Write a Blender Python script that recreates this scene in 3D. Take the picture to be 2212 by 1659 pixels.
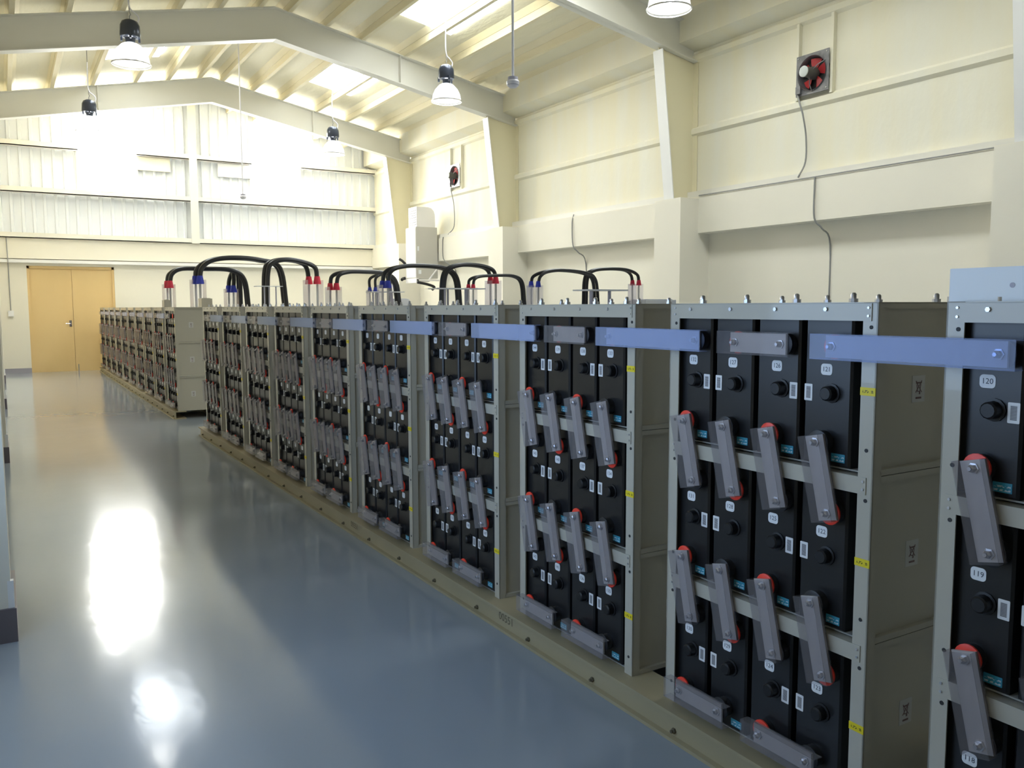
import bpy, bmesh, math, random
from mathutils import Vector, Matrix
random.seed(7)
for o in list(bpy.data.objects): bpy.data.objects.remove(o, do_unlink=True)
scene = bpy.context.scene
COL = scene.collection

# ------------------------------------------------------------------ camera
F_PX, YAW, PITCH, ROLL, CAM_H = 1828.17, 0.5398, -0.091, -0.0032, 1.45
cam_data = bpy.data.cameras.new('camera'); cam = bpy.data.objects.new('camera', cam_data); COL.objects.link(cam)
cam_data.sensor_fit = 'HORIZONTAL'; cam_data.sensor_width = 36.0; cam_data.lens = 36.0*F_PX/2212.0
cam_data.clip_start = 0.02; cam_data.clip_end = 200
_fw = Vector((math.sin(YAW)*math.cos(PITCH), math.cos(YAW)*math.cos(PITCH), math.sin(PITCH)))
_r = Vector((math.cos(YAW), -math.sin(YAW), 0)); _u = _r.cross(_fw)
_r2 = _r*math.cos(ROLL)+_u*math.sin(ROLL); _u2 = _u*math.cos(ROLL)-_r*math.sin(ROLL)
cam.matrix_world = Matrix(((_r2.x, _u2.x, -_fw.x, 0), (_r2.y, _u2.y, -_fw.y, 0), (_r2.z, _u2.z, -_fw.z, CAM_H), (0, 0, 0, 1)))
scene.camera = cam

# ------------------------------------------------------------------ world, exposure
vs = scene.view_settings
vs.view_transform = 'Standard'; vs.look = 'None'; vs.gamma = 1.0; vs.use_curve_mapping = False
vs.exposure = 0.75
world = bpy.data.worlds.new('sky_world'); scene.world = world; world.use_nodes = True
bg = world.node_tree.nodes['Background']; bg.inputs[0].default_value = (0.62, 0.78, 1.0, 1); bg.inputs[1].default_value = 1.0
SKY_E = 9.0         # roof skylights
GABLE_E = 24.0      # end wall windows
SIDE_E = 2.3        # window in the walkway wall beside the photographer
LAMP_E = 45.0
REAR_Y = -5.5

def pix(x, y, axis, val):
    """point where the sight line through photograph pixel x,y meets the plane axis=val"""
    d = _fw + _r2*((x-1106.0)/F_PX) - _u2*((y-829.5)/F_PX)
    i = 'xyz'.index(axis); o = Vector((0, 0, CAM_H)); t = (val-o[i])/d[i]
    return o+d*t

# ------------------------------------------------------------------ materials
MATS = {}
def mat(name, col=(.5, .5, .5), rough=.5, metal=0.0, emit=None, estr=0.0, noise=None, bump=None, alpha=None, spec=None, coat=0.0):
    m = bpy.data.materials.new(name); m.use_nodes = True; nt = m.node_tree; p = nt.nodes['Principled BSDF']
    p.inputs['Base Color'].default_value = (*col, 1); p.inputs['Roughness'].default_value = rough; p.inputs['Metallic'].default_value = metal
    if spec is not None: p.inputs['Specular IOR Level'].default_value = spec
    if coat: p.inputs['Coat Weight'].default_value = coat
    if emit: p.inputs['Emission Color'].default_value = (*emit, 1); p.inputs['Emission Strength'].default_value = estr
    if noise or bump:
        tc = nt.nodes.new('ShaderNodeTexCoord')
    if noise:   # (scale xyz, amount, colour2)
        mp = nt.nodes.new('ShaderNodeMapping'); mp.inputs['Scale'].default_value = noise[0]
        nz = nt.nodes.new('ShaderNodeTexNoise'); nz.inputs['Scale'].default_value = 1.0; nz.inputs['Detail'].default_value = 5
        rp = nt.nodes.new('ShaderNodeMapRange'); rp.inputs[1].default_value = .35; rp.inputs[2].default_value = .65; rp.inputs[4].default_value = noise[1]
        mx = nt.nodes.new('ShaderNodeMix'); mx.data_type = 'RGBA'
        mx.inputs[6].default_value = (*col, 1); mx.inputs[7].default_value = (*noise[2], 1)
        nt.links.new(tc.outputs['Object'], mp.inputs[0]); nt.links.new(mp.outputs[0], nz.inputs['Vector'])
        nt.links.new(nz.outputs['Fac'], rp.inputs[0]); nt.links.new(rp.outputs[0], mx.inputs[0]); nt.links.new(mx.outputs[2], p.inputs['Base Color'])
    if bump:    # (scale xyz, strength, distance)
        mp = nt.nodes.new('ShaderNodeMapping'); mp.inputs['Scale'].default_value = bump[0]
        nz = nt.nodes.new('ShaderNodeTexNoise'); nz.inputs['Scale'].default_value = 1.0; nz.inputs['Detail'].default_value = 4
        bp = nt.nodes.new('ShaderNodeBump'); bp.inputs['Strength'].default_value = bump[1]; bp.inputs['Distance'].default_value = bump[2]
        nt.links.new(tc.outputs['Object'], mp.inputs[0]); nt.links.new(mp.outputs[0], nz.inputs['Vector'])
        nt.links.new(nz.outputs['Fac'], bp.inputs['Height']); nt.links.new(bp.outputs[0], p.inputs['Normal'])
    MATS[name] = m
    return m

def clear_mat(name, tint, body, fac, rough=.08):
    """clear plastic: a share of tinted plastic with a gloss over plain see-through"""
    m = bpy.data.materials.new(name); m.use_nodes = True; nt = m.node_tree
    p = nt.nodes['Principled BSDF']; out = nt.nodes['Material Output']
    p.inputs['Base Color'].default_value = (*body, 1); p.inputs['Roughness'].default_value = rough
    t = nt.nodes.new('ShaderNodeBsdfTransparent'); t.inputs[0].default_value = (*tint, 1)
    lw = nt.nodes.new('ShaderNodeLayerWeight'); lw.inputs[0].default_value = .25
    sc = nt.nodes.new('ShaderNodeMath'); sc.operation = 'MULTIPLY'; sc.inputs[1].default_value = .5
    a = nt.nodes.new('ShaderNodeMath'); a.operation = 'ADD'; a.use_clamp = True; a.inputs[1].default_value = fac
    mx = nt.nodes.new('ShaderNodeMixShader')
    nt.links.new(lw.outputs['Facing'], sc.inputs[0]); nt.links.new(sc.outputs[0], a.inputs[0]); nt.links.new(a.outputs[0], mx.inputs[0])
    nt.links.new(t.outputs[0], mx.inputs[1]); nt.links.new(p.outputs[0], mx.inputs[2]); nt.links.new(mx.outputs[0], out.inputs[0])
    MATS[name] = m
    return m

def print_mat(name, paper, ink, kind):
    """flat print on a sticker, laid out in the sticker's own coordinates (metres)"""
    m = bpy.data.materials.new(name); m.use_nodes = True; nt = m.node_tree; p = nt.nodes['Principled BSDF']
    p.inputs['Roughness'].default_value = .45
    tc = nt.nodes.new('ShaderNodeTexCoord'); sep = nt.nodes.new('ShaderNodeSeparateXYZ'); nt.links.new(tc.outputs['Object'], sep.inputs[0])
    def math_(op, a, b):
        n = nt.nodes.new('ShaderNodeMath'); n.operation = op
        for i, v in enumerate((a, b)):
            if v is None: continue
            if isinstance(v, (int, float)): n.inputs[i].default_value = v
            else: nt.links.new(v, n.inputs[i])
        return n.outputs[0]
    ay = math_('ABSOLUTE', sep.outputs[1], None); az = math_('ABSOLUTE', sep.outputs[2], None)
    if kind == 'barcode':
        inside = math_('MULTIPLY', math_('LESS_THAN', ay, .0075), math_('LESS_THAN', az, .0165))
        st = math_('FRACT', math_('MULTIPLY', sep.outputs[2], 310.0), None)
        fac = math_('MULTIPLY', inside, math_('MULTIPLY', math_('ADD', math_('LESS_THAN', st, .6), .55), .65))
    elif kind == 'spec':
        inside = math_('MULTIPLY', math_('LESS_THAN', ay, .019), math_('LESS_THAN', az, .0085))
        a = math_('LESS_THAN', math_('FRACT', math_('MULTIPLY', sep.outputs[2], 120.0), None), .55)
        nz = nt.nodes.new('ShaderNodeTexNoise'); nz.inputs['Scale'].default_value = 170; nt.links.new(tc.outputs['Object'], nz.inputs['Vector'])
        fac = math_('MULTIPLY', inside, math_('MULTIPLY', a, math_('GREATER_THAN', nz.outputs['Fac'], .47)))
    else:
        inside = math_('MULTIPLY', math_('LESS_THAN', ay, .017), math_('LESS_THAN', az, .0035))
        nz = nt.nodes.new('ShaderNodeTexNoise'); nz.inputs['Scale'].default_value = 260; nt.links.new(tc.outputs['Object'], nz.inputs['Vector'])
        fac = math_('MULTIPLY', inside, math_('GREATER_THAN', nz.outputs['Fac'], .5))
    mx = nt.nodes.new('ShaderNodeMix'); mx.data_type = 'RGBA'; mx.inputs[6].default_value = (*paper, 1); mx.inputs[7].default_value = (*ink, 1)
    nt.links.new(fac, mx.inputs[0]); nt.links.new(mx.outputs[2], p.inputs['Base Color'])
    MATS[name] = m
    return m

mat('floor_epoxy', (.29, .335, .385), .12, noise=((.5, .5, .5), .5, (.35, .385, .42)), bump=((4.5, 2.4, 3), .07, .02), spec=.42)
mat('masonry', (.86, .82, .70), .75, noise=((1.2, 1.2, 1.2), .35, (.84, .80, .68)), bump=((30, 30, 30), .08, .01))
mat('foam', (.86, .81, .63), .85, noise=((.9, 2.6, .35), .9, (.85, .83, .72)), bump=((5, 5, 2.5), .35, .03))
mat('roof_foam', (.82, .77, .58), .85, noise=((2.2, .6, 1), .6, (.80, .77, .64)), bump=((7, 2.5, 7), .45, .03))
mat('purlin_foam', (.78, .70, .48), .85, noise=((3, .8, 3), .7, (.80, .75, .58)), bump=((9, 4, 9), .4, .02))
mat('frame_paint', (.78, .77, .70), .5, bump=((4, 4, 4), .05, .01))
mat('column_paint', (.80, .74, .52), .55)
mat('cladding', (.84, .87, .90), .45)
mat('girt_paint', (.80, .78, .70), .5)
mat('white_trim', (.86, .86, .84), .4)
mat('door_wood', (.80, .58, .28), .45, noise=((2, 2, .4), .5, (.76, .54, .25)))
mat('skirting', (.16, .14, .15), .5)
mat('skirting_far', (.34, .33, .38), .45)
mat('tray_paint', (.51, .485, .405), .30, coat=.4)
mat('tray_inner', (.36, .36, .33), .5)
mat('base_paint', (.36, .31, .19), .5, noise=((6, 2, 6), .5, (.42, .36, .23)))
mat('cell_black', (.016, .016, .017), .30)
mat('plug_black', (.008, .008, .009), .45)
mat('red_seal', (.95, .06, .03), .4)
mat('black_seal', (.02, .02, .022), .45)
mat('busbar', (.53, .50, .485), .42, .15, noise=((40, 40, 14), .6, (.46, .43, .42)))
mat('bolt_steel', (.62, .62, .64), .3, .9)
mat('hole_dark', (.03, .03, .03), .6)
mat('label_white', (.86, .88, .90), .5)
mat('ink', (.06, .07, .10), .6)
mat('stamp_ink', (.12, .10, .06), .7)
clear_mat('cover_clear', (.94, .93, .94), (.42, .40, .40), .05)
clear_mat('cover_blue_lit', (.82, .87, 1.0), (.70, .79, 1.0), .15)  # long covers: blue of reflected daylight put into the plastic colour
clear_mat('shield_clear', (.95, .95, .98), (.75, .73, .80), .05)
print_mat('barcode', (.84, .85, .86), (.10, .10, .11), 'barcode')
print_mat('spec_blue', (.05, .36, .52), (.62, .80, .86), 'spec')
print_mat('yellow_print', (.86, .70, .02), (.15, .12, .01), 'line')
mat('sticker_grey', (.62, .62, .60), .5)
mat('sticker_ink', (.20, .12, .12), .5)
mat('cable_black', (.022, .022, .024), .38)
mat('boot_red', (.70, .03, .07), .45)
mat('boot_blue', (.03, .05, .45), .45)
mat('lug_tin', (.66, .66, .66), .35, .6)
mat('guard_white', (.78, .80, .84), .35)
mat('plate_white', (.88, .92, .95), .35)
mat('lamp_housing', (.05, .06, .085), .25, .3)
mat('lamp_bulb', (1, 1, 1), .4, emit=(1.0, .98, .92), estr=LAMP_E)
clear_mat('lamp_glass', (.95, .96, .96), (.86, .88, .88), .25, .12)
mat('galvanised', (.20, .20, .215), .45, .5, noise=((18, 18, 18), .8, (.30, .30, .32)))
mat('rear_wall', (.22, .21, .20), .8)  # unseen wall, colour set dark to cut light bounced into the stack gaps
mat('fan_red', (.42, .02, .025), .5)
mat('motor_dark', (.10, .10, .09), .5)
mat('motor_cap', (.62, .66, .64), .45)
mat('unit_grey', (.56, .54, .49), .5)
mat('unit_white', (.82, .80, .78), .45)
mat('louver_grey', (.42, .42, .48), .5)
mat('pipe_black', (.02, .018, .018), .6)
mat('conduit', (.30, .30, .29), .5)
mat('detector_white', (.82, .81, .86), .4)
mat('detector_grey', (.50, .49, .58), .5)
mat('chrome', (.8, .8, .82), .15, 1.0)
mat('skylight_sheet', (.9, .9, .86), .5, emit=(.89, .95, 1.0), estr=SKY_E)
mat('window_sheet', (.9, .9, .9), .5, emit=(1.0, .99, .95), estr=GABLE_E)
mat('side_sheet', (.9, .9, .9), .5, emit=(.46, .67, 1.0), estr=SIDE_E)

# ------------------------------------------------------------------ mesh helpers
class MB:
    def __init__(s): s.v = []; s.f = []
    def box(s, a, b):
        x0, y0, z0 = (min(a[i], b[i]) for i in range(3)); x1, y1, z1 = (max(a[i], b[i]) for i in range(3)); n = len(s.v)
        s.v += [(x0, y0, z0), (x1, y0, z0), (x1, y1, z0), (x0, y1, z0), (x0, y0, z1), (x1, y0, z1), (x1, y1, z1), (x0, y1, z1)]
        s.f += [tuple(n+i for i in q) for q in ((0, 3, 2, 1), (4, 5, 6, 7), (0, 1, 5, 4), (1, 2, 6, 5), (2, 3, 7, 6), (3, 0, 4, 7))]
        return s
    def prism(s, poly, axis, a, b):
        """poly: 2-D outline; axis: extrusion axis; the two other axes in xyz order"""
        n = len(s.v); k = len(poly)
        for t in (a, b):
            for p in poly:
                s.v.append({'x': (t, p[0], p[1]), 'y': (p[0], t, p[1]), 'z': (p[0], p[1], t)}[axis])
        s.f += [tuple(range(n+k-1, n-1, -1)), tuple(range(n+k, n+2*k))]
        s.f += [(n+i, n+(i+1) % k, n+k+(i+1) % k, n+k+i) for i in range(k)]
        return s
    def ring(s, c, ax, r, seg, up=None):
        ax = Vector(ax).normalized(); up = Vector(up) if up else (Vector((0, 0, 1)) if abs(ax.z) < .9 else Vector((1, 0, 0)))
        e1 = ax.cross(up).normalized(); e2 = ax.cross(e1); n = len(s.v)
        for i in range(seg):
            t = 2*math.pi*i/seg; s.v.append(tuple(Vector(c)+e1*math.cos(t)*r+e2*math.sin(t)*r))
        return n
    def lathe(s, c, ax, prof, seg=16, caps=True):
        """prof: list of (distance along ax, radius)"""
        ax = Vector(ax).normalized(); c = Vector(c); rings = [s.ring(c+ax*d, ax, max(r, 1e-5), seg) for d, r in prof]
        for a, b in zip(rings, rings[1:]):
            s.f += [(a+i, a+(i+1) % seg, b+(i+1) % seg, b+i) for i in range(seg)]
        if caps:
            s.f.append(tuple(rings[0]+i for i in range(seg-1, -1, -1))); s.f.append(tuple(rings[-1]+i for i in range(seg)))
        return s
    def cyl(s, c, ax, h, r, seg=12): return s.lathe(c, ax, [(0, r), (h, r)], seg)
    def tube(s, pts, r, seg=8):
        pts = [Vector(p) for p in pts]; rings = []
        for i, p in enumerate(pts):
            d = (pts[min(i+1, len(pts)-1)]-pts[max(i-1, 0)]).normalized()
            up = (.13, 1, .07) if abs(d.y) < .9 else (1, 0, .1)
            rr = r[i] if isinstance(r, (list, tuple)) else r
            rings.append(s.ring(p, d, rr, seg, up))
        for a, b in zip(rings, rings[1:]): s.f += [(a+i, a+(i+1) % seg, b+(i+1) % seg, b+i) for i in range(seg)]
        s.f += [tuple(rings[0]+i for i in range(seg-1, -1, -1)), tuple(rings[-1]+i for i in range(seg))]
        return s
    def quad(s, *p):
        n = len(s.v); s.v += [tuple(q) for q in p]; s.f.append(tuple(range(n, n+len(p)))); return s
    def mesh(s, name, m, smooth=False):
        me = bpy.data.meshes.new(name); me.from_pydata(s.v, [], s.f); me.update()
        b = bmesh.new(); b.from_mesh(me); bmesh.ops.recalc_face_normals(b, faces=b.faces); b.to_mesh(me); b.free()
        me.materials.append(MATS[m] if isinstance(m, str) else m)
        if smooth:
            me.polygons.foreach_set('use_smooth', [True]*len(me.polygons))
            me.set_sharp_from_angle(angle=math.radians(40))
        return me

def link(name, data, parent=None, loc=(0, 0, 0), label=None, cat=None, group=None, kind=None):
    o = bpy.data.objects.new(name, data); COL.objects.link(o); o.location = loc
    if parent: o.parent = parent
    if label: o['label'] = label
    if cat: o['category'] = cat
    if group: o['group'] = group
    if kind: o['kind'] = kind
    return o
def put(name, mb, m, parent=None, loc=(0, 0, 0), smooth=False, **k):
    return link(name, mb.mesh(name, m, smooth), parent, loc, **k)
def curve_pts(ctrl, n=8):
    """Catmull-Rom through control points"""
    P = [Vector(p) for p in ctrl]; P = [P[0]*2-P[1]]+P+[P[-1]*2-P[-2]]; out = []
    for i in range(1, len(P)-2):
        for k in range(n):
            t = k/n; a, b, c, d = P[i-1], P[i], P[i+1], P[i+2]
            out.append(.5*((2*b)+(c-a)*t+(2*a-5*b+4*c-d)*t*t+(3*b-a-3*c+d)*t**3))
    out.append(P[-2]); return out
_txt = {}
def text_mesh(s, size, m):
    key = (s, size, m)
    if key not in _txt:
        cu = bpy.data.curves.new('text', 'FONT'); cu.body = s; cu.size = size; cu.align_x = 'CENTER'; cu.align_y = 'CENTER'; cu.resolution_u = 2
        ob = bpy.data.objects.new('text', cu); COL.objects.link(ob); dg = bpy.context.evaluated_depsgraph_get()
        me = bpy.data.meshes.new_from_object(ob.evaluated_get(dg)); bpy.data.objects.remove(ob)
        for v in me.vertices: x, y = v.co.x, v.co.y; v.co = (0, -x, y)      # lies on a face that looks towards -X
        me.materials.clear(); me.materials.append(MATS[m]); _txt[key] = me
    return _txt[key]

# ------------------------------------------------------------------ the room
XL, XR, YF = -.55, 8.80, 21.90
RIDGE = 4.10
def deck(x): return 6.58-.2*abs(x-RIDGE)
FRAMES = [-.5, 4.5, 9.5, 14.5, 19.5]

put('floor', MB().box((XL-.3, REAR_Y-.3, -.2), (XR+.4, YF+.3, 0)), 'floor_epoxy', kind='structure', label='grey-blue glossy epoxy floor of the battery hall')

W = put('wall_right', MB().box((8.88, REAR_Y, 0), (9.08, YF, 3.02)), 'masonry', kind='structure', label='cream masonry and sprayed foam wall behind the battery rows')
put('upper_wall', MB().box((XR, REAR_Y, 3.02), (9.0, YF, 5.72)), 'foam', W)
put('ledge_beam', MB().box((8.66, REAR_Y, 2.5), (8.88, YF, 3.02)), 'masonry', W)
for y in FRAMES:
    put('pilaster', MB().box((8.32, y-.28, 0), (8.88, y+.28, 2.99)), 'masonry', W)
for z, d in ((3.02, .10), (3.93, .09), (4.97, .10)):
    put('girt', MB().prism([(XR-.045, z+.015), (XR+.01, z-.03), (XR+.01, z+.13), (XR-.045, z+.085)], 'y', REAR_Y, YF) if z > 3.1 else MB().box((XR-d, REAR_Y, z), (XR+.02, YF, z+.09)), 'foam' if z > 3.1 else 'girt_paint', W)
put('eave_strut', MB().prism([(8.50, 5.20), (8.80, 5.12), (8.80, 5.62), (8.50, 5.68)], 'y', REAR_Y, YF), 'foam', W)
for yc in (7.31, 17.0):
    for dy in (-.26, .26):
        put('fan_jamb', MB().box((XR-.06, yc+dy-.02, 4.03), (XR+.01, yc+dy+.02, 4.97)), 'foam', W)

W = put('wall_left', MB().box((XL-.2, REAR_Y, 0), (XL, YF, 5.72)), 'masonry', kind='structure', label='cream masonry wall along the walkway')
for y in FRAMES:
    put('pilaster', MB().box((XL, y-.30, 0), (-.03, y+.30, 2.99)), 'masonry', W)
    put('corner_strip', MB().box((-.042, y-.302, .15), (-.018, y-.27, .27)), 'white_trim', W)
for i, y in enumerate(FRAMES):
    put('baseboard_left' if i == 0 else 'baseboard_left.%03d' % i, MB().box((XL, y-.315, 0), (-.012, y+.315, .15)), 'skirting', kind='structure', label='dark skirting round the foot of a walkway pilaster')
put('baseboard_right', MB().box((8.86, REAR_Y, 0), (8.88, YF, .15)), 'skirting_far', kind='structure', label='grey skirting along the foot of the fan wall')

# far end wall: masonry below, corrugated sheets above
DX0, DX1, DZ = .50, 2.28, 2.40
W = put('wall_back', MB().box((XL, YF, 0), (DX0, YF+.2, 3.0)).box((DX1, YF, 0), (9.0, YF+.2, 3.0)).box((DX0, YF, DZ), (DX1, YF+.2, 3.0)), 'masonry', kind='structure', label='far end wall of cream masonry below and corrugated sheets above')
put('ledge_beam', MB().box((XL, YF-.10, 2.55), (8.66, YF, 3.0)), 'masonry', W)
put('rail', MB().box((XL, YF-.13, 2.46), (8.66, YF, 2.53)), 'white_trim', W)
WIN = [(1.63, 2.85, 4.14, 5.92), (5.50, 6.73, 4.14, 5.92)]
def sheet(x0, x1, z0, ztop):
    """one corrugated sheet with trapezoid ribs standing into the room"""
    n = max(1, round((x1-x0)/.24)); w = (x1-x0)/n; b = MB(); prof = []
    for i in range(n):
        a = x0+i*w; prof += [(a, 0), (a+w*.62, 0), (a+w*.70, .045), (a+w*.92, .045)]
    prof.append((x1, 0)); lo = [(x, YF+.06-d, z0) for x, d in prof]; hi = [(x, YF+.06-d, ztop(x)) for x, d in prof]
    for i in range(len(prof)-1): b.quad(lo[i], lo[i+1], hi[i+1], hi[i])
    return b
def strip(a, b, z0, ztop):
    n = max(1, round((b-a)/.96)); w = (b-a)/n
    for i in range(n): put('cladding_sheet', sheet(a+i*w, a+(i+1)*w, z0, ztop), 'cladding', W)
xs = [XL, WIN[0][0], WIN[0][1], WIN[1][0], WIN[1][1], XR+.1]
for i in range(5):
    if i in (1, 3):
        z0, z1 = WIN[i//2][2:]; strip(xs[i], xs[i+1], 3.0, lambda x: z0); strip(xs[i], xs[i+1], z1, lambda x: deck(x)+.02)
    else: strip(xs[i], xs[i+1], 3.0, lambda x: deck(x)+.02)
put('blanking_panel', MB().box((2.85, YF-.05, 4.68), (3.60, YF+.05, 4.99)), 'foam', W)
put('blanking_panel', MB().box((4.70, YF-.05, 4.66), (5.50, YF+.05, 4.99)), 'white_trim', W)
put('sheathing', MB().prism([(XL, 3.0), (9.0, 3.0), (9.0, 5.6), (RIDGE, 6.6), (XL, 5.65)], 'y', YF+.12, YF+.2), 'cladding', W)
for z in (3.0, 4.0, 5.0):
    segs = [(XL, XR)] if z < 4.5 else [(XL, WIN[0][0]), (WIN[0][1], WIN[1][0]), (WIN[1][1], XR)]
    for a, b in segs:
        put('girt', MB().box((a, YF-.16, z), (b, YF+.02, z+.02)).box((a, YF-.16, z), (b, YF-.145, z+.12)), 'girt_paint', W)
put('wind_post', MB().box((RIDGE-.09, YF-.17, 3.0), (RIDGE+.09, YF-.155, 6.5)).box((RIDGE-.01, YF-.16, 3.0), (RIDGE+.01, YF+.02, 6.5)), 'girt_paint', W)
for i, (a, b, z0, z1) in enumerate(WIN):
    w = put('window_%d' % (i+1), MB().box((a, YF+.05, z0), (b, YF+.07, z1)), 'window_sheet', kind='structure', label='glowing daylight window high in the far end wall, %s the post' % ('over the door side of' if i == 0 else 'on the fan wall side of'))
    put('window_frame', MB().box((a-.04, YF-.03, z0-.04), (b+.04, YF+.08, z0)).box((a-.04, YF-.03, z1), (b+.04, YF+.08, z1+.04)).box((a-.04, YF-.03, z0), (a, YF+.08, z1)).box((b, YF-.03, z0), (b+.04, YF+.08, z1)), 'girt_paint', w)

# double door
D = put('door_1', MB().box((DX0, YF+.10, 0), (DX1, YF+.18, DZ)).box((DX0, YF+.02, DZ-.06), (DX1, YF+.12, DZ)).box((DX0, YF+.02, 0), (DX0+.05, YF+.12, DZ)).box((DX1-.05, YF+.02, 0), (DX1, YF+.12, DZ)), 'door_wood', kind='structure', label='tan double door in the far end wall')
mid = (DX0+DX1)/2
for a, b in ((DX0+.05, mid-.003), (mid+.003, DX1-.05)):
    put('door_leaf', MB().box((a, YF+.05, .001), (b, YF+.095, DZ-.06)), 'door_wood', D)
put('door_handle', MB().box((mid-.09, YF+.035, 1.03), (mid-.04, YF+.05, 1.17)).tube([(mid-.065, YF+.04, 1.10), (mid-.065, YF-.01, 1.10), (mid-.075, YF-.02, 1.10), (mid-.17, YF-.02, 1.10)], .011), 'chrome', D, smooth=True)
put('floor_bolt', MB().cyl((mid+.06, YF+.04, .0), (0, 0, 1), .16, .01), 'conduit', D)
put('baseboard_back', MB().box((-.03, YF-.015, 0), (DX0, YF, .11)), 'skirting_far', kind='structure', label='grey skirting beside the tan double door')
put('baseboard_back.001', MB().box((DX1, YF-.015, 0), (8.88, YF, .11)), 'skirting_far', kind='structure', label='grey skirting on the rack side of the tan door')
s = put('light_switch', MB().box((.10, YF-.05, 1.27), (.21, YF, 1.40)), 'white_trim', label='small white switch box on the far wall beside the door', cat='switch')
put('switch_conduit', MB().tube([(.155, YF-.012, 1.40), (.15, YF-.012, 2.46)], .010).tube([(.15, YF-.14, 2.46), (.148, YF-.15, 2.56), (.14, YF-.112, 3.0)], .010), 'conduit', s)

# wall behind the photographer, and the daylight window in the walkway wall
W = put('wall_front', MB().prism([(XL, 0), (9.0, 0), (9.0, 5.6), (RIDGE, 6.6), (XL, 5.65)], 'y', REAR_Y-.2, REAR_Y), 'rear_wall', kind='structure', label='end wall of the hall opposite the tan door')
for i, (a, b) in enumerate(((1.6, 3.9),)):
    z0, z1 = 1.0, 2.45
    w = put('window_%d' % (3+i), MB().box((XL, a, z0), (XL+.02, b, z1)), 'side_sheet', kind='structure', label='daylight window in the walkway wall between two pilasters')
    put('window_frame', MB().box((XL, a-.06, z0-.06), (XL+.05, b+.06, z0)).box((XL, a-.06, z1), (XL+.05, b+.06, z1+.06)).box((XL, a-.06, z0), (XL+.05, a, z1)).box((XL, b, z0), (XL+.05, b+.06, z1)), 'white_trim', w)

# roof deck, purlins, skylights
W = put('ceiling', MB().prism([(XL-.2, deck(XL-.2)), (RIDGE, deck(RIDGE)), (9.0, deck(9.0)), (9.0, deck(9.0)+.15), (RIDGE, deck(RIDGE)+.15), (XL-.2, deck(XL-.2)+.15)], 'y', REAR_Y-.2, YF+.2), 'roof_foam', kind='structure', label='pitched roof sprayed with cream foam over rows of purlins')
for off in (.24, .88, 1.52, 2.32, 3.05, 3.78, 4.45):
    for sgn in (-1, 1):
        x = RIDGE+sgn*off
        if x < XL+.1 or x > 8.62: continue
        zt, zb = deck(x)+.02, deck(x)-.19
        put('purlin', MB().box((x-.035, REAR_Y, zb), (x+.035, YF, zt)).prism([(x-.11, zt), (x+.11, zt), (x+.045, zt-.09), (x-.045, zt-.09)], 'y', REAR_Y, YF), 'purlin_foam', W)
k = 4
for yc, hw in ((3.05, .85), (7.0, 1.6), (12.0, 1.2), (17.0, 1.0), (20.75, .5)):  # first roof light is unseen, added to brighten the near fan wall
    for a, b in ((5.66, 6.72), (1.78, 2.84)):
        if a < 3 and yc < 15: continue
        za, zb = deck(a)-.02, deck(b)-.02
        put('window_%d' % k, MB().prism([(a, za), (b, zb), (b, zb-.012), (a, za-.012)], 'y', yc-hw, yc+hw), 'skylight_sheet', kind='structure', label='glowing translucent roof light between the purlins')
        k += 1

# steel portal frames
def ibeam(b, p0, p1, d0, d1, y, up, fw=.20, t=.014):
    """tapered I-section from p0 to p1 (outer edge), depth d0..d1 towards 'up' (x,z)"""
    q0 = (p0[0]+up[0]*d0, p0[1]+up[1]*d0); q1 = (p1[0]+up[0]*d1, p1[1]+up[1]*d1)
    b.prism([p0, p1, q1, q0], 'y', y-.006, y+.006)
    for a, c, s in ((p0, p1, 1), (q0, q1, -1)):
        b.prism([a, c, (c[0]+up[0]*t*s, c[1]+up[1]*t*s), (a[0]+up[0]*t*s, a[1]+up[1]*t*s)], 'y', y-fw/2, y+fw/2)
for i, y in enumerate(FRAMES):
    root = link('portal_beam' if i == 0 else 'portal_beam.%03d' % i, None, None, (0, y, 0), kind='structure', label='cream steel portal frame spanning the hall')
    for sg in (1, -1):
        X = (lambda x: x) if sg == 1 else (lambda x: 2*RIDGE-x)
        b = MB().prism([(X(8.78), 2.99), (X(8.78), 4.955), (X(8.12), 5.085), (X(8.36), 2.99)], 'y', -.007, .007)
        b.prism([(X(8.795), 2.99), (X(8.795), 4.955), (X(8.78), 4.955), (X(8.78), 2.99)], 'y', -.1, .1); put('column', b, 'column_paint', root)
        put('column_flange', MB().prism([(X(8.36), 2.99), (X(8.12), 5.05), (X(8.105), 5.05), (X(8.345), 2.99)], 'y', -.101, .101), 'white_trim', root)
        b = MB(); ibeam(b, (X(8.78), 5.46), (RIDGE, 6.396), .50, .52, 0, (0, -1), .20); put('rafter', b, 'frame_paint', root)
        b = MB().box((X(6.33)-.006, -.1, 5.47), (X(6.33)+.006, .1, 5.93)); put('stiffener', b, 'frame_paint', root)

# ------------------------------------------------------------------ battery trays, cells and links
XF, Y0, PT, SW = 1.907, 1.189, .9649, .783
HM, ZB = .4524, .1018
DEPTH = .60
CELL_L = [.019+.174*i for i in range(4)]; CW = .155
ORD = ['', 'first', 'second', 'third', 'fourth', 'fifth', 'sixth', 'seventh', 'eighth', 'ninth', 'tenth']
ROWN = ['bottom', 'middle', 'top']
def P(dx, u, v): return (dx, -u, v)

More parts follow.
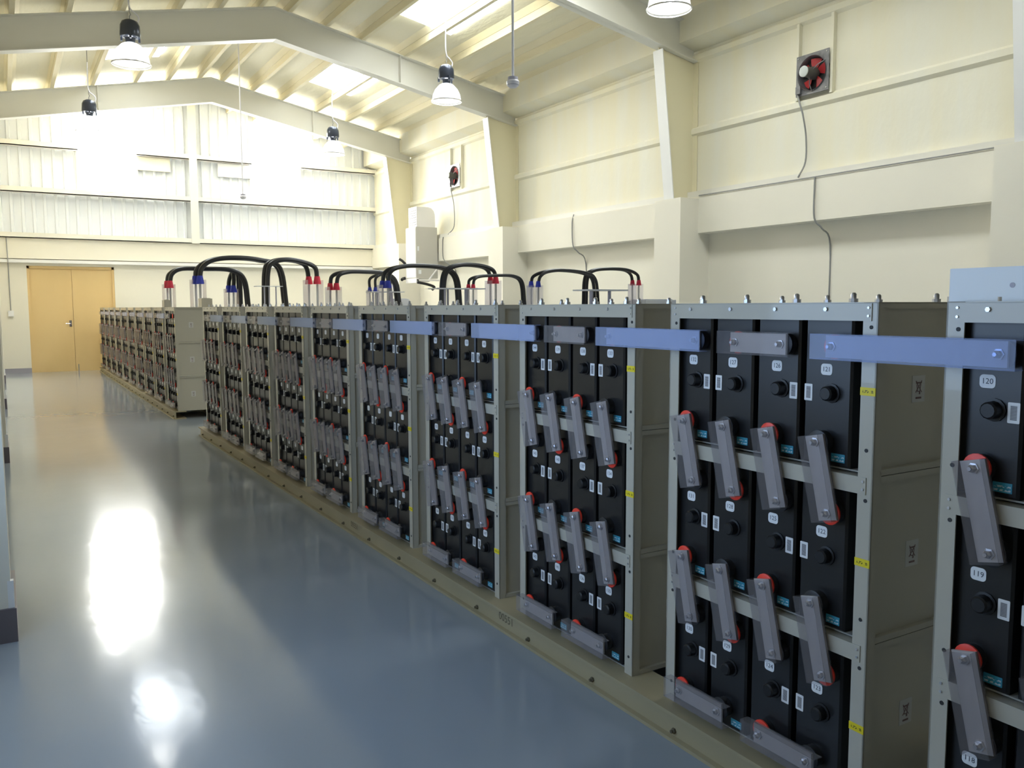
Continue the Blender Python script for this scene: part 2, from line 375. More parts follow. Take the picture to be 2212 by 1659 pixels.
# tray meshes (origin: front corner on the far side, at the tray's foot)
ME = {}
def pbox(b, dx0, dx1, u0, u1, v0, v1): return b.box((dx0, -u0, v0), (dx1, -u1, v1))
ME['post_a'] = pbox(pbox(MB(), 0, .004, 0, .044, 0, HM), 0, .035, 0, .004, 0, HM).mesh('post', 'tray_paint')
ME['post_b'] = pbox(pbox(MB(), 0, .004, .739, SW, 0, HM), 0, .035, SW-.004, SW, 0, HM).mesh('post', 'tray_paint')
ME['rail'] = pbox(pbox(MB(), -.003, .002, .016, .765, .404, .449), -.003, .04, .016, .765, .445, .449).mesh('top_rail', 'tray_paint')
for nm, u, s in (('panel_a', .016, -1), ('panel_b', SW-.016, 1)):
    b = MB(); pbox(b, .03, DEPTH, u-.0015, u+.0015, .004, HM-.004)
    for v in (.0, HM-.018): pbox(b, .03, DEPTH, u, u+s*.016, v+.001, v+.017)
    ME[nm] = b.mesh('side_panel', 'tray_paint')
ME['back'] = pbox(MB(), DEPTH-.004, DEPTH, .016, SW-.016, .003, HM-.003).mesh('back_panel', 'tray_paint')
ME['shelf'] = pbox(MB(), .024, DEPTH-.004, .018, SW-.018, .002, .006).mesh('shelf', 'tray_inner')
ME['top'] = pbox(MB(), .0, DEPTH, 0, SW, HM-.003, HM).mesh('top_plate', 'tray_paint')
b = MB()
for u, v in ((.030, .388), (.764, .388), (.030, .068), (.762, .068)): b.cyl(P(-.0015, u, v), (1, 0, 0), .003, .0052, 10)
ME['holes'] = b.mesh('bolt_hole', 'hole_dark')
b = MB()
for u in (.10, .275, .45, .625): b.cyl(P(-.008, u, .434), (1, 0, 0), .008, .006, 6)
for u in (.028, .757):
    for v in (.417, .438): b.cyl(P(-.006, u, v), (1, 0, 0), .006, .0035, 6)
ME['bolts'] = b.mesh('rail_bolt', 'bolt_steel')
ME['hole1'] = MB().cyl((-.0015, 0, 0), (1, 0, 0), .003, .0052, 10).mesh('bolt_hole', 'hole_dark')
ME['bolt1'] = MB().cyl((-.008, 0, 0), (1, 0, 0), .008, .006, 6).mesh('rail_bolt', 'bolt_steel')
ME['rivet1'] = MB().cyl((-.006, 0, 0), (1, 0, 0), .006, .0035, 6).mesh('rivet', 'bolt_steel')
ME['yellow'] = MB().box((-.001, -.0225, -.0105), (.001, .0225, .0105)).mesh('rating_sticker', 'yellow_print')
ME['bin_sticker'] = MB().box((-.0275, -.0006, -.036), (.0275, .0006, .036)).mesh('bin_sticker', 'sticker_grey')
b = MB()       # crossed-out wheeled bin, flat print on the sticker (faces -Y)
def flat(b, pts): b.prism(pts, 'y', -.0014, -.0006)
flat(b, [(-.012, .014), (.012, .014), (.012, .018), (-.012, .018)]); flat(b, [(-.010, .012), (-.006, -.006), (-.004, -.006), (-.008, .012)])
flat(b, [(.010, .012), (.006, -.006), (.004, -.006), (.008, .012)]); flat(b, [(-.006, -.006), (.006, -.006), (.006, -.008), (-.006, -.008)])
flat(b, [(-.014, .021), (-.012, .022), (.014, -.009), (.012, -.010)]); flat(b, [(.014, .021), (.012, .022), (-.014, -.009), (-.012, -.010)])
flat(b, [(.002, -.008), (.007, -.008), (.007, -.015), (.002, -.015)])
flat(b, [(-.012, -.022), (.012, -.022), (.012, -.027), (-.012, -.027)])
ME['bin_print'] = b.mesh('bin_print', 'sticker_ink')

# cell meshes
FX = .020
b = MB(); c = .006
fr = [(FX, -c, .006+c), (FX, -CW+c, .006+c), (FX, -CW+c, .432-c), (FX, -c, .432-c)]
mi = [(FX+c, 0, .006), (FX+c, -CW, .006), (FX+c, -CW, .432), (FX+c, 0, .432)]
bk = [(DEPTH-.03, p[1], p[2]) for p in mi]
b.v = fr+mi+bk; b.f = [(0, 1, 2, 3), (8, 11, 10, 9)]
for i in range(4):
    j = (i+1) % 4; b.f += [(i, 4+i, 4+j, j), (4+i, 8+i, 8+j, 4+j)]
ME['case'] = b.mesh('case', 'cell_black')
ME['plug'] = MB().lathe((0, 0, 0), (-1, 0, 0), [(-.001, .027), (.004, .027), (.005, .021), (.026, .020), (.030, .016)], 12).mesh('vent_plug', 'plug_black', True)
ME['term_base'] = MB().lathe((0, 0, 0), (-1, 0, 0), [(-.001, .030), (.008, .030), (.020, .022), (.024, .022)], 16).mesh('terminal', 'black_seal', True)
def disc(m): return MB().lathe((0, 0, 0), (-1, 0, 0), [(.022, .030), (.023, .033), (.028, .033), (.029, .030), (.0315, .014)], 20).mesh('seal_ring', m, True)
ME['term_red'] = disc('red_seal'); ME['term_black'] = disc('black_seal')
def rounded(w, h, r, n=4):
    pts = []
    for cx, cy, a0 in ((w-r, h-r, 0), (-w+r, h-r, 90), (-w+r, -h+r, 180), (w-r, -h+r, 270)):
        for k in range(n+1): a = math.radians(a0+90*k/n); pts.append((cx+r*math.cos(a), cy+r*math.sin(a)))
    return pts
ME['num'] = MB().prism(rounded(.0185, .0155, .009), 'x', -.001, .0005).mesh('number_label', 'label_white')
ME['bar'] = MB().prism(rounded(.0135, .0235, .002, 2), 'x', -.001, .0005).mesh('barcode_label', 'barcode')
ME['spec'] = MB().prism(rounded(.022, .0115, .001, 1), 'x', -.001, .0005).mesh('spec_label', 'spec_blue')
TU, TUV, TL, TLV = .118, .335, .073, .072       # upper and lower terminal of a cell

# links: slanted between trays, short between neighbours, long across the gap between stacks
def link_meshes(key, du, dv, cov):
    d = Vector((0, -du, dv)); L = d.length; d.normalize(); n = Vector((1, 0, 0)).cross(d)
    def slab(b, x0, x1, a0, a1, w0, w1):
        pts = []
        for x in (x0, x1):
            for a, w in ((a0, w0), (a1, w0), (a1, w1), (a0, w1)): pts.append(Vector((x, 0, 0))+d*a+n*w)
        k = len(b.v); b.v += [tuple(p) for p in pts]
        b.f += [tuple(k+i for i in q) for q in ((0, 1, 2, 3), (7, 6, 5, 4), (0, 4, 5, 1), (1, 5, 6, 2), (2, 6, 7, 3), (3, 7, 4, 0))]
    b = MB(); slab(b, -.019, -.012, -.019, L+.019, -.0295, .0295); ME[key+'_bar'] = b.mesh('busbar', 'busbar')
    b = MB(); e = .021 if dv else .050
    slab(b, -.046, -.0438, -e, L+e, -.034, .034); slab(b, -.0438, -.013, -e, L+e, -.034, -.0318); slab(b, -.0438, -.013, -e, L+e, .0318, .034)
    ME[key+'_cover'] = b.mesh('cover', cov)
    b = MB()
    ME[key+'_bolt'] = MB().lathe((-.019, 0, 0), (-1, 0, 0), [(0, .0135), (.003, .0135), (.0035, .0095), (.011, .0095), (.014, .005), (.019, .005)], 6).mesh('bolt', 'bolt_steel')
    ME[key+'_end'] = (0, -du, dv)
DVZ = -(TLV+HM-TUV)
link_meshes('slant', TU-TL, DVZ, 'cover_clear')
link_meshes('short', .174, 0, 'cover_clear')
link_meshes('long', PT-(CELL_L[3]+TU)+CELL_L[0]+TU, 0, 'cover_blue_lit')
PT2 = 1.0
link_meshes('long2', PT2-(CELL_L[3]+TU)+CELL_L[0]+TU, 0, 'cover_blue_lit')

def add_link(key, loc, label, group):
    r = link('cell_link', None, None, loc, label, 'connector', group)
    link('busbar', ME[key+'_bar'], r); link('cover', ME[key+'_cover'], r)
    link('bolt', ME[key+'_bolt'], r); link('bolt', ME[key+'_bolt'], r, ME[key+'_end'])

def tray(x, y, z, row, label, group, full=True, close=False):
    r = link('battery_tray', None, None, (x, y, z), label, 'battery tray', group)
    for k in ('post_a', 'post_b'): link('post', ME[k], r)
    link('top_rail', ME['rail'], r)
    for k in ('panel_a', 'panel_b'): link('side_panel', ME[k], r)
    link('back_panel', ME['back'], r); link('shelf', ME['shelf'], r)
    if row == 2: link('top_plate', ME['top'], r)
    if full:
        if close:
            for u, v in ((.030, .388), (.764, .388), (.030, .068), (.762, .068)): link('bolt_hole', ME['hole1'], r, P(0, u, v))
            for u in (.10, .275, .45, .625): link('rail_bolt', ME['bolt1'], r, P(0, u, .434))
            for u in (.028, .757):
                for v in (.417, .438): link('rivet', ME['rivet1'], r, P(0, u, v))
        else:
            link('bolt_holes', ME['holes'], r, kind='stuff'); link('rail_bolts', ME['bolts'], r, kind='stuff')
        link('rating_sticker', ME['yellow'], r, P(-.001, .761, .222))
    s = link('bin_sticker', ME['bin_sticker'], r, P(.20, SW-.0139, .22)); link('bin_print', ME['bin_print'], s)
    return r

def cell(x, y, z, col, number, label, group, detail):
    r = link('battery_cell', None, None, (x, y-CELL_L[col], z), label, 'battery cell', group)
    link('case', ME['case'], r)
    link('vent_plug', ME['plug'], r, P(FX, .093, .206))
    up, lo = ('term_black', 'term_red') if col in (0, 2) else ('term_red', 'term_black')
    for k_, p_ in ((up, P(FX, TU, TUV)), (lo, P(FX, TL, TLV))): link('seal_ring', ME[k_], link('terminal', ME['term_base'], r, p_))
    if detail >= 1:
        n = link('number_label', ME['num'], r, P(FX, .074, .270))
        link('barcode_label', ME['bar'], r, P(FX, .136 if col in (0, 2) else .015, .203))
        link('spec_label', ME['spec'], r, P(FX, .119, .031))
        if detail >= 2: link('digits', text_mesh(str(number), .0185, 'ink'), n, (-.0014, 0, 0))
    else:
        link('number_label', ME['num'], r, P(FX, .074, .270))

FROMP = ['fourth', 'third', 'second', 'first']     # counted from the post with the yellow stickers
def stack(y, base_no, bank, idx, near, detail, longkey, has_next):
    """three trays of four cells; y: far edge; idx: place counted from the aisle gap"""
    where = ('%s stack from the aisle gap' % ORD[idx]) if bank == 1 else ('%s stack beyond the gap' % ORD[idx])
    g = 'near bank' if bank == 1 else 'far bank'
    def num(col, row):      # the series snakes down and up through the columns
        k = 3-col; d = 2-row
        return base_no + k*3 + (d if k % 2 == 0 else 2-d)
    for row in range(3):
        z = ZB+row*HM
        tray(XF, y, z, row, 'grey steel tray holding four cells, %s of its pile, %s' % (ROWN[row], where), 'steel battery trays, '+g, near, bank == 1 and idx >= 8)
        for col in range(4):
            n = num(col, row)
            if bank == 1 and detail == 2:
                lab = 'black cell numbered %d, %s from yellow sticker, %s tray, %s' % (n, FROMP[col], ROWN[row], where)
            else:
                lab = 'black cell %s from %s, %s tray, %s' % (FROMP[col], 'the yellow sticker' if bank == 1 else 'the gap-side post', ROWN[row], where)
            cell(XF, y, z, col, n, lab, 'black battery cells, '+g, detail)
    for lvl in (1, 2):
        for col in range(4):
            add_link('slant', (XF, y-CELL_L[col]-TL, ZB+lvl*HM+TLV), 'slanted clear-covered link, %s from sticker post, %s tray down, %s' % (FROMP[col], ROWN[lvl], where), 'slanted cell links, '+g)
    for j, col in enumerate((0, 2)):
        add_link('short', (XF, y-CELL_L[col]-TL, ZB+TLV-.008), 'level clear-covered link low down, %s the sticker post, %s' % (('far from', 'next to')[j], where), 'bottom cell links, '+g)
    add_link('short', (XF, y-CELL_L[1]-TU, ZB+2*HM+TUV), 'short clear-covered level link across the top tray, %s' % where, 'short top cell links, '+g)
    if has_next:
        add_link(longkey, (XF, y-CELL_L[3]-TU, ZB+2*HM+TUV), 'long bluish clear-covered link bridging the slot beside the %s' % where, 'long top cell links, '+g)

for k in range(1, 11):
    stack(Y0+PT*(k-1), 109+12*(k-1), 1, 11-k, True, 2 if k <= 4 else 1, 'long', k > 1)
YS2 = 11.68
for k in range(1, 11):
    stack(YS2+SW+PT2*(k-1), 229+12*(k-1), 2, k, k <= 3, 0, 'long2', k > 1)

# studs on the tops, one group per stack
ME['stud'] = MB().lathe((0, 0, 0), (0, 0, 1), [(0, .012), (.010, .012), (.010, .0075), (.022, .0075), (.026, .004)], 8).mesh('lifting_stud', 'bolt_steel', True)
ZT = ZB+3*HM
for k in range(1, 11):
    for dx in (.05, .42):
        for i in range(4):
            link('lifting_stud', ME['stud'], None, (XF+dx, Y0+PT*(k-1)-.10-.19*i, ZT), 'short steel stud on the %s edge of the top, %s stack from the gap' % ('walkway' if dx < .1 else 'rear', ORD[11-k]), 'stud', 'lifting studs on the stack tops')

# steel base beams
def base_beam(y0, y1, x0, label, bolts, text=()):
    r = link('base_beam', None, None, (x0, 0, 0), label, 'steel beam', 'steel base beams under the stacks'); r['kind'] = 'thing'
    h = ZB
    put('channel', MB().box((0, y0, h-.012), (.16, y1, h)).box((0, y0, 0), (.16, y1, .012)).box((.022, y0, .012), (.030, y1, h-.012)), 'base_paint', r)
    if bolts:
        me = MB().lathe((.022, 0, .030), (-1, 0, 0), [(0, .010), (.007, .010), (.010, .006), (.016, .006)], 6).mesh('bolt', 'stamp_ink')
        y = y0+.12
        while y < y1: link('bolt', me, r, (0, y, 0)); y += .46
    for ty, s in text: link('stamped_number', text_mesh(s, .052, 'stamp_ink'), r, (.0212, ty, .055))
base_beam(-2.2, 10.02, XF-.063, 'tan steel channel beam under the front of the long bank beside the walkway', True, ((pix(1095, 1335, 'x', 1.87).y, '00551'), (pix(767, 1137, 'x', 1.87).y, '00551')))
base_beam(-2.2, 10.02, XF+.42, 'tan steel channel beam under the rear of the long bank', False)
base_beam(YS2-.02, 21.5, XF-.063, 'tan steel channel beam under the front of the bank reaching the tan door', True)
base_beam(YS2-.02, 21.5, XF+.42, 'tan steel channel beam under the rear of the bank beyond the gap', False)

# white plate standing on the stack whose cell is numbered 120
r = link('terminal_plate', None, None, (XF+.04, 1.21, ZT), 'white metal plate with a bolt hole standing on top of the stack with cell 120', 'metal plate')
put('plate', MB().box((0, -.62, .006), (.004, 0, .078)).box((0, -.62, .0), (.06, 0, .006)), 'plate_white', r)
put('hole', MB().cyl((-.001, -.148, .036), (1, 0, 0), .002, .006, 14), 'detector_grey', r)
put('bolt', MB().lathe((.03, .012, 0), (0, 0, 1), [(0, .010), (.012, .010), (.012, .006), (.026, .006)], 8), 'bolt_steel', r)

# stacks of the rows behind, which carry the cable terminals
b = MB()
for i in range(3):
    z = i*HM; pbox(b, .02, DEPTH-.02, .012, SW-.012, z+.004, z+HM-.004)
    for u in (0, SW-.044): pbox(b, 0, DEPTH, u, u+.044, z, z+HM)
    pbox(b, -.003, DEPTH, .016, SW-.016, z+.404, z+.449)
ME['rear_stack'] = b.mesh('tray_body', 'tray_paint')
ME['rear_top'] = pbox(MB(), 0, DEPTH, 0, SW, 3*HM-.003, 3*HM).mesh('top_plate', 'tray_paint')
ME['rear_base'] = MB().box((0, -.95, 0), (.10, .12, ZB)).box((DEPTH-.10, -.95, 0), (DEPTH, .12, ZB)).mesh('base_beam', 'base_paint')
for (x, rown) in ((3.05, 'second'), (3.72, 'third')):
    for y in (5.38, 7.55, 8.52, 9.49, 13.08):
        r = link('battery_rack', None, None, (x, y, 0), 'grey steel battery rack of the %s row carrying cable terminals' % rown, 'battery rack', 'racks of the rows behind')
        link('tray_body', ME['rear_stack'], r, (0, 0, ZB)); link('top_plate', ME['rear_top'], r, (0, 0, ZB)); link('base_beam', ME['rear_base'], r)

# ------------------------------------------------------------------ cables over the racks
def cable(px, yplane, colr, label, thick=.017, pair=.018, tall=.0, end_first=True):
    """px: photo points from the coloured boot to the far end; both ends come down onto a rack top"""
    pts = [pix(x, y, 'y', yplane) for x, y in px]
    pts[-1].z = ZT
    boot_z = pts[0].z
    for s in (-1, 1):
        ctrl = [Vector((p.x+s*pair*(1 if i < 2 else .35), p.y-s*thick*(1.75 if i < 2 else 1.04), p.z)) for i, p in enumerate(pts)]
        r = link('battery_cable', None, None, (ctrl[0].x, ctrl[0].y, ZT), label, 'cable', 'paired black battery cables'); o = Vector(r.location)
        c = [p-o for p in curve_pts(ctrl, 7)]
        put('cable_sheath', MB().tube(c, thick, 8), 'cable_black', r, smooth=True)
        z0 = ctrl[0].z-o.z
        put('boot', MB().lathe((0, 0, z0-thick*2.2), (0, 0, 1), [(0, thick*1.7), (thick*.5, thick*1.65), (thick*3.4, thick*1.15)], 10), colr, r, smooth=True)
        put('lug', MB().box((-thick*.45, -.004, 0), (thick*.45, .004, max(.01, z0-thick*2))), 'lug_tin', r)
    x, y = pts[0].x, pts[0].y; w, q, h = pair+thick*2.1, thick*3.7, boot_z-ZT-.015
    sh = MB().box((x-w, y-q, 0), (x-w+.003, y+q, h)).box((x+w-.003, y-q, 0), (x+w, y+q, h)).box((x-w, y+q-.003, 0), (x+w, y+q, h))
    put('terminal_shield', sh, 'shield_clear', None, (0, 0, ZT), label='clear plastic shield round '+label.split(' from ')[-1] if ' from ' in label else 'clear plastic shield round a cable end', cat='shield', group='clear terminal shields')
near, midy = 5.0, 7.2
cable([(1155, 612), (1160, 597), (1180, 587), (1215, 584), (1262, 590), (1283, 605), (1289, 655)], near, 'boot_blue', 'black cable arching over the racks from the blue boot nearest the fan with its motor', .012, .016)
cable([(1373, 609), (1369, 593), (1350, 583), (1315, 581), (1280, 585), (1266, 602), (1263, 655)], near+.12, 'boot_red', 'black cable arching over the racks from the red boot beside the white stud plate', .012, .014)
cable([(1065, 603), (1060, 585), (1040, 575), (1000, 572), (970, 580), (958, 603), (955, 655)], midy-.02, 'boot_red', 'black cable arching over the racks from the red boot below the pilaster', .020, .010)
cable([(1017, 618), (1020, 604), (1037, 597), (1075, 595), (1110, 597), (1127, 612), (1132, 655)], midy-.2, 'boot_red', 'black low cable curving over the racks from the half hidden red boot', .014, .012)
cable([(832, 612), (838, 588), (862, 577), (905, 574), (960, 580), (985, 602), (992, 655)], midy+.2, 'boot_blue', 'black cable arching in front of the air unit from the blue boot', .020, .012)
cable([(720, 617), (725, 596), (748, 588), (785, 587), (830, 591), (853, 610), (861, 655)], 9.0, 'boot_red', 'black cable running low over the racks from the red boot between two arches', .022, .022)
cable([(805, 624), (805, 603), (818, 594), (830, 593), (838, 598), (841, 620), (842, 655)], 9.28, 'boot_blue', 'short black cable looping from the small blue boot', .016, .024)
cable([(676, 603), (671, 578), (650, 566), (615, 561), (585, 568), (575, 590), (574, 655)], 12.42, 'boot_red', 'black cable arching high over the racks from the red boot near the far wall', .034, .045)
cable([(427, 602), (431, 580), (455, 563), (500, 557), (560, 562), (603, 580), (617, 655)], 12.6, 'boot_blue', 'black cable in the tallest arch from the blue boot on the end stack', .034, .018)
cable([(364, 612), (369, 592), (392, 581), (440, 581), (500, 584), (527, 605), (536, 655)], 12.78, 'boot_red', 'black cable in a long flat arch from the red boot on the end stack', .030, .010)
cable([(499, 622), (500, 606), (502, 592), (508, 587), (514, 590), (517, 610), (518, 655)], 12.95, 'boot_blue', 'short black cable hanging inside the long flat arch from a blue boot', .030, .022)

def guard(x0, x1, ypx, yplane, label, legs):
    a, b = pix(x0, ypx, 'y', yplane), pix(x1, ypx, 'y', yplane); z = max(a.z, b.z)
    r = link('terminal_guard', None, None, (a.x, yplane, ZT), label, 'guard', 'flat white terminal guards'); w = b.x-a.x; h = z-ZT
    put('guard_plate', MB().box((0, -.08, h-.010), (w, .10, h)), 'guard_white', r)
    for t, dy in legs: put('guard_post', MB().cyl((w*t, dy, 0), (0, 0, 1), h-.010, .010, 8), 'detector_grey', r)
guard(1255, 1342, 626, near-.16, 'flat pale guard on posts under the two arches beside the white stud plate', ((.18, -.04), (.34, .05), (.62, -.04), (.8, .05)))
guard(935, 1040, 623, midy-.42, 'flat pale guard on posts under the arch before the air unit', ((.2, -.04), (.35, .05), (.62, -.04), (.75, .05)))
guard(797, 868, 630, 8.78, 'flat pale guard on posts behind the small blue boot', ((.08, -.04), (.3, .05), (.6, -.04), (.75, .05)))
guard(552, 608, 618, 12.25, 'flat pale guard on posts where two high arches cross', ((.3, -.04), (.55, .05), (.75, -.04)))

# low white trays and boxes on the stack tops
def topbox(x0, x1, y0p, yplane, label, m='guard_white', d=.22):
    a, b = pix(x0, 650, 'y', yplane), pix(x1, 650, 'y', yplane); h = max(.012, pix((x0+x1)/2, y0p, 'y', yplane).z-ZT)
    put('terminal_box', MB().box((0, -d/2, 0), (b.x-a.x, d/2, h)).box((.02, -d/2+.02, h), (b.x-a.x-.02, d/2-.02, h+.006)), m, None, (a.x, yplane, ZT), label=label, cat='box', group='low terminal boxes on the racks')
topbox(1375, 1440, 648, 5.15, 'low white terminal box with a stud beside the red booted arch')
topbox(845, 880, 646, 9.40, 'low white terminal box at the foot of the cable before the air unit', d=.12)
topbox(432, 455, 645, 12.0, 'low beige terminal box beside the blue boot on the end stack', 'tray_paint')
topbox(352, 366, 648, 12.3, 'low beige terminal box beside the red boot on the end stack', 'tray_paint', .18)

# ------------------------------------------------------------------ lamps
def lamp(x, y, zb, label, tilt=0, hook=1.0):
    r = link('high_bay_lamp', None, None, (x, y, zb), label, 'lamp', 'high bay lamps'); r.rotation_euler = (0, tilt, 0)
    put('reflector', MB().lathe((0, 0, 0), (0, 0, 1), [(0, .235), (.012, .236), (.02, .225), (.10, .212), (.18, .175), (.245, .115), (.275, .06)], 28, False), 'lamp_glass', r, smooth=True)
    put('rim', MB().lathe((0, 0, 0), (0, 0, 1), [(-.004, .232), (-.004, .238), (.010, .239), (.010, .232)], 28, False), 'bolt_steel', r, smooth=True)
    put('bulb', MB().lathe((0, 0, .07), (0, 0, 1), [(0, .01), (.02, .05), (.07, .07), (.12, .05), (.17, .025)], 16), 'lamp_bulb', r, smooth=True)
    put('neck', MB().lathe((0, 0, .27), (0, 0, 1), [(0, .055), (.06, .065), (.08, .10)], 16), 'lamp_housing', r, smooth=True)
    h = put('ballast_housing', MB().lathe((0, 0, .34), (0, 0, 1), [(0, .118), (.02, .125), (.14, .118), (.19, .095), (.215, .05)], 20), 'lamp_housing', r, smooth=True)
    for a in (.4, 2.5, 4.6): put('clip', MB().box((math.cos(a)*.12-.012, math.sin(a)*.12-.012, .30), (math.cos(a)*.12+.012, math.sin(a)*.12+.012, .37)), 'lamp_housing', h)
    top = deck(x)-zb+.01
    put('hanger', MB().tube([(0, 0, .55), (0, 0, .60), (.012, 0, .62), (0, 0, .66), (0, 0, top)], .006, 6), 'conduit', r)
    put('flex', MB().tube(curve_pts([(.09, 0, .52), (.11, .01, .60), (.06, .01, .66), (.01, 0, .70), (-.01, 0, .85), (0, 0, min(1.2, top))], 6), .009, 6), 'detector_white', r, smooth=True)
lamp(1.56, 12, 4.53, 'black-topped high bay lamp nearer the walkway, in front of the middle rafter')
lamp(1.49, 17, 4.56, 'black-topped high bay lamp above the tan door side of the hall')
lamp(6.03, 12, 4.60, 'black-topped glowing high bay lamp before the fan wall, beside the hanging detector')
lamp(5.95, 17, 4.56, 'black-topped high bay lamp hanging near the far roof corner')
lamp(6.12, 7, 4.53, 'high bay lamp hanging before the rafter above the stacks')

# ------------------------------------------------------------------ hanging detectors
def detector(x, y, z, label):
    r = link('hanging_detector', None, None, (x, y, z), label, 'detector', 'detectors hung from the ridge')
    put('head', MB().lathe((0, 0, 0), (0, 0, 1), [(0, .022), (.006, .036), (.018, .050), (.030, .056), (.055, .060), (.068, .052)], 20), 'detector_white', r, smooth=True)
    put('vents', MB().lathe((0, 0, .022), (0, 0, 1), [(0, .0535), (.006, .0565)], 20, False), 'detector_grey', r)
    put('base', MB().lathe((0, 0, .068), (0, 0, 1), [(0, .048), (.03, .046), (.034, .02)], 20), 'detector_grey', r, smooth=True)
    put('rod', MB().cyl((0, 0, .10), (0, 0, 1), deck(x)-z-.10, .012, 8), 'detector_white', r, smooth=True)
detector(4.10, 6.81, 3.44, 'round white detector on a long rod beside the glowing lamp')
detector(4.10, 16.95, 3.54, 'small pale detector on a long rod before the far end wall')

# ------------------------------------------------------------------ wall fans
def fan(yc, zc, label, bright):
    r = link('exhaust_fan', None, None, (XR-.075, yc, zc), label, 'fan', 'wall exhaust fans'); H = .245; R = .20
    b = MB(); n = 32
    for x in (-.012, 0.0):
        for i in range(n):
            a = 2*math.pi*i/n; ca, sa = math.cos(a), math.sin(a); m = H/max(abs(ca), abs(sa))
            b.v.append((x, ca*m, sa*m)); b.v.append((x, ca*R, sa*R))
    for i in range(n):
        j = (i+1) % n; o = 2*n
        b.f += [(2*i, 2*j, 2*j+1, 2*i+1), (o+2*i, o+2*i+1, o+2*j+1, o+2*j), (2*i, o+2*i, o+2*j, 2*j), (2*i+1, 2*j+1, o+2*j+1, o+2*i+1)]
    put('mounting_plate', b, bright, r)
    put('shroud', MB().lathe((-.03, 0, 0), (1, 0, 0), [(0, .212), (.018, R), (.10, R)], 32, False), 'galvanised', r, smooth=True)
    put('backing', MB().cyl((.066, 0, 0), (1, 0, 0), .006, R+.01, 32), 'hole_dark', r)
    for k in range(5):
        a = 2*math.pi*k/5+.35; b = MB(); g = []
        for rr, sw in ((.06, .0), (.12, .05), (.185, .12)):
            for t in (-.40, 0, .40):
                an = a+sw+t*(1.0 if rr > .1 else .9); g.append((.032+.045*t, math.cos(an)*rr, math.sin(an)*rr))
        b.v = g+[(x+.004, y, z) for x, y, z in g]
        for i in (0, 3):
            for j in (0, 1): b.f += [(i+j, i+j+1, i+j+4, i+j+3), (9+i+j, 9+i+j+3, 9+i+j+4, 9+i+j+1)]
        for p, q in ((0, 1), (1, 2), (2, 5), (5, 8), (8, 7), (7, 6), (6, 3), (3, 0)): b.f.append((p, q, 9+q, 9+p))
        put('blade', b, 'fan_red', r, smooth=True)
    put('motor', MB().lathe((.04, 0, 0), (-1, 0, 0), [(0, .075), (.06, .078), (.09, .062), (.20, .062)], 20), 'motor_dark', r, smooth=True)
    put('motor_cap', MB().lathe((-.16, 0, 0), (-1, 0, 0), [(0, .066), (.012, .066), (.016, .058)], 20), 'motor_cap', r, smooth=True)
    for k in range(3):
        a = 2*math.pi*k/3+.5; c_, s_ = math.cos(a), math.sin(a)
        put('support_arm', MB().tube([(-.06, c_*.06, s_*.06), (-.06, c_*.14, s_*.14), (-.012, c_*.225, s_*.225)], .006, 6), 'galvanised', r)
    put('junction_box', MB().box((-.05, .15, -.22), (-.012, .22, -.13)), 'galvanised', r)
    for y in (-.215, .215):
        for z in (-.215, .215): put('corner_bolt', MB().cyl((-.020, y, z), (1, 0, 0), .008, .011, 6), 'bolt_steel', r)
mat('plate_pale', (.78, .78, .78), .4, .3)
fan(7.31, 4.31, 'square galvanised wall fan with red blades and a pale motor cap, above the stacks', 'galvanised')
fan(17.0, 4.34, 'square pale wall fan with red blades, above the grey air unit', 'plate_pale')

# conduits on the fan wall
def conduit(name, pts, label, rad=.011):
    put('wall_conduit', MB().tube(curve_pts(pts, 5), rad, 6), 'conduit', None, smooth=True, label=label, cat='conduit', group='grey conduits on the fan wall')
conduit('a', [(8.70, 7.52, 4.10), (8.69, 7.46, 3.95), (8.69, 7.41, 3.80), (8.74, 7.40, 3.55), (8.74, 7.40, 3.25), (8.68, 7.46, 3.06)], 'thin grey conduit dropping from the fan above the stacks to the ledge')
conduit('b', [(8.65, 7.17, 3.03), (8.645, 7.17, 2.9), (8.645, 7.16, 2.53), (8.72, 7.10, 2.40), (8.868, 7.09, 2.2), (8.868, 7.09, 1.2)], 'thin grey conduit crossing the ledge beam towards the stacks')
conduit('c', [(8.68, 12.36, 3.06), (8.645, 12.36, 2.9), (8.645, 12.33, 2.52), (8.72, 12.28, 2.40), (8.868, 12.25, 2.2), (8.868, 12.25, 1.2)], 'thin grey conduit down the wall between two pilasters behind the double arch')
conduit('d', [(8.70, 17.13, 4.12), (8.69, 17.1, 4.0), (8.74, 17.08, 3.7), (8.74, 17.08, 3.25), (8.70, 17.3, 3.08)], 'thin grey conduit dropping from the pale fan towards the air unit')
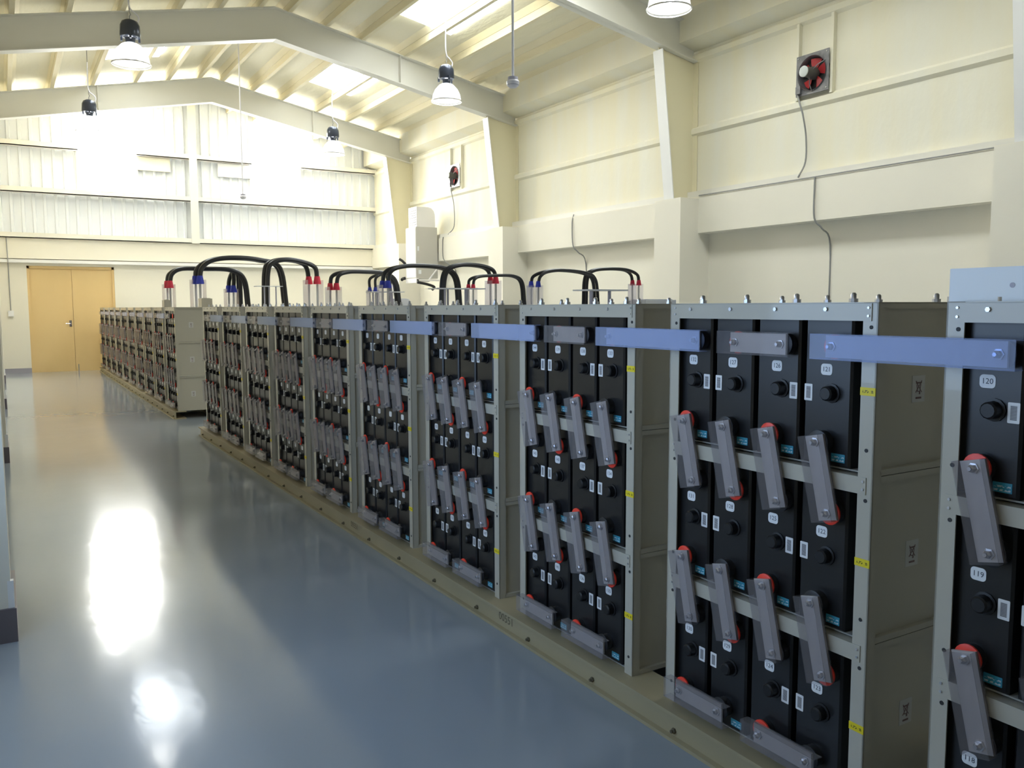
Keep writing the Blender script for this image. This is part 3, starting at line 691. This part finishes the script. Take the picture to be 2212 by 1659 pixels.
conduit('e', [(8.65, 17.45, 3.03), (8.645, 17.48, 2.9), (8.645, 17.45, 2.55), (8.72, 17.3, 2.40), (8.868, 17.25, 2.2), (8.868, 17.25, 1.2)], 'thin grey conduit down the wall beside the air unit')
put('wall_conduit', MB().tube([(8.65, 4.85, 3.03), (8.65, 9.2, 3.03)], .008, 6), 'conduit', label='long level grey conduit lying along the ledge beam under the fan', cat='conduit', group='grey conduits on the fan wall')

# ------------------------------------------------------------------ air unit on the fan wall
r = link('air_unit', None, None, (8.09, 17.70, 2.10), 'tall grey wall air unit with a louvred white head, on a bracket by the pilaster', 'air conditioner')
put('cabinet', MB().box((0, 0, 0), (.53, .55, 1.16)), 'unit_grey', r)
put('front_panel', MB().box((-.012, .01, .02), (0, .54, 1.14)), 'unit_white', r)
h = put('head', MB().prism([(.03, 1.16), (.49, 1.16), (.49, 1.44), (.46, 1.53), (.40, 1.59), (.32, 1.61), (.03, 1.61)], 'y', .02, .46), 'unit_white', r)
for i in range(7): put('louver_slat', MB().prism([(.016, 1.215+i*.052), (.03, 1.215+i*.052), (.03, 1.240+i*.052), (.022, 1.240+i*.052)], 'y', .06, .42), 'louver_grey', h)
put('side_label', MB().box((.03, -.003, .62), (.07, 0, .72)), 'label_white', r)
put('side_label', MB().box((.05, -.003, .10), (.12, 0, .19)), 'label_white', r)
put('rear_duct', MB().box((.53, .05, .0), (.56, .5, .60)), 'detector_grey', r)
put('bracket', MB().box((0, -.03, -.06), (.56, .01, -.02)).box((0, .5, -.06), (.56, .54, -.02)).tube([(.30, -.01, -.04), (.545, -.01, .26)], .02, 6).box((-.02, -.03, -.10), (.04, .54, -.0)), 'unit_white', r)
put('drain_pipe', MB().tube(curve_pts([(.0, -.04, -.09), (.18, -.05, -.12), (.34, -.05, -.16), (.42, -.05, -.20), (.36, -.05, -.26)], 5), .03, 8), 'pipe_black', r, smooth=True)
put('hose', MB().tube(curve_pts([(-.03, .55, .02), (-.10, .56, .0), (-.14, .50, -.02)], 5), .035, 8).tube([(-.01, .57, .34), (-.10, .57, .42), (-.16, .60, .46)], .03, 8), 'pipe_black', r, smooth=True)
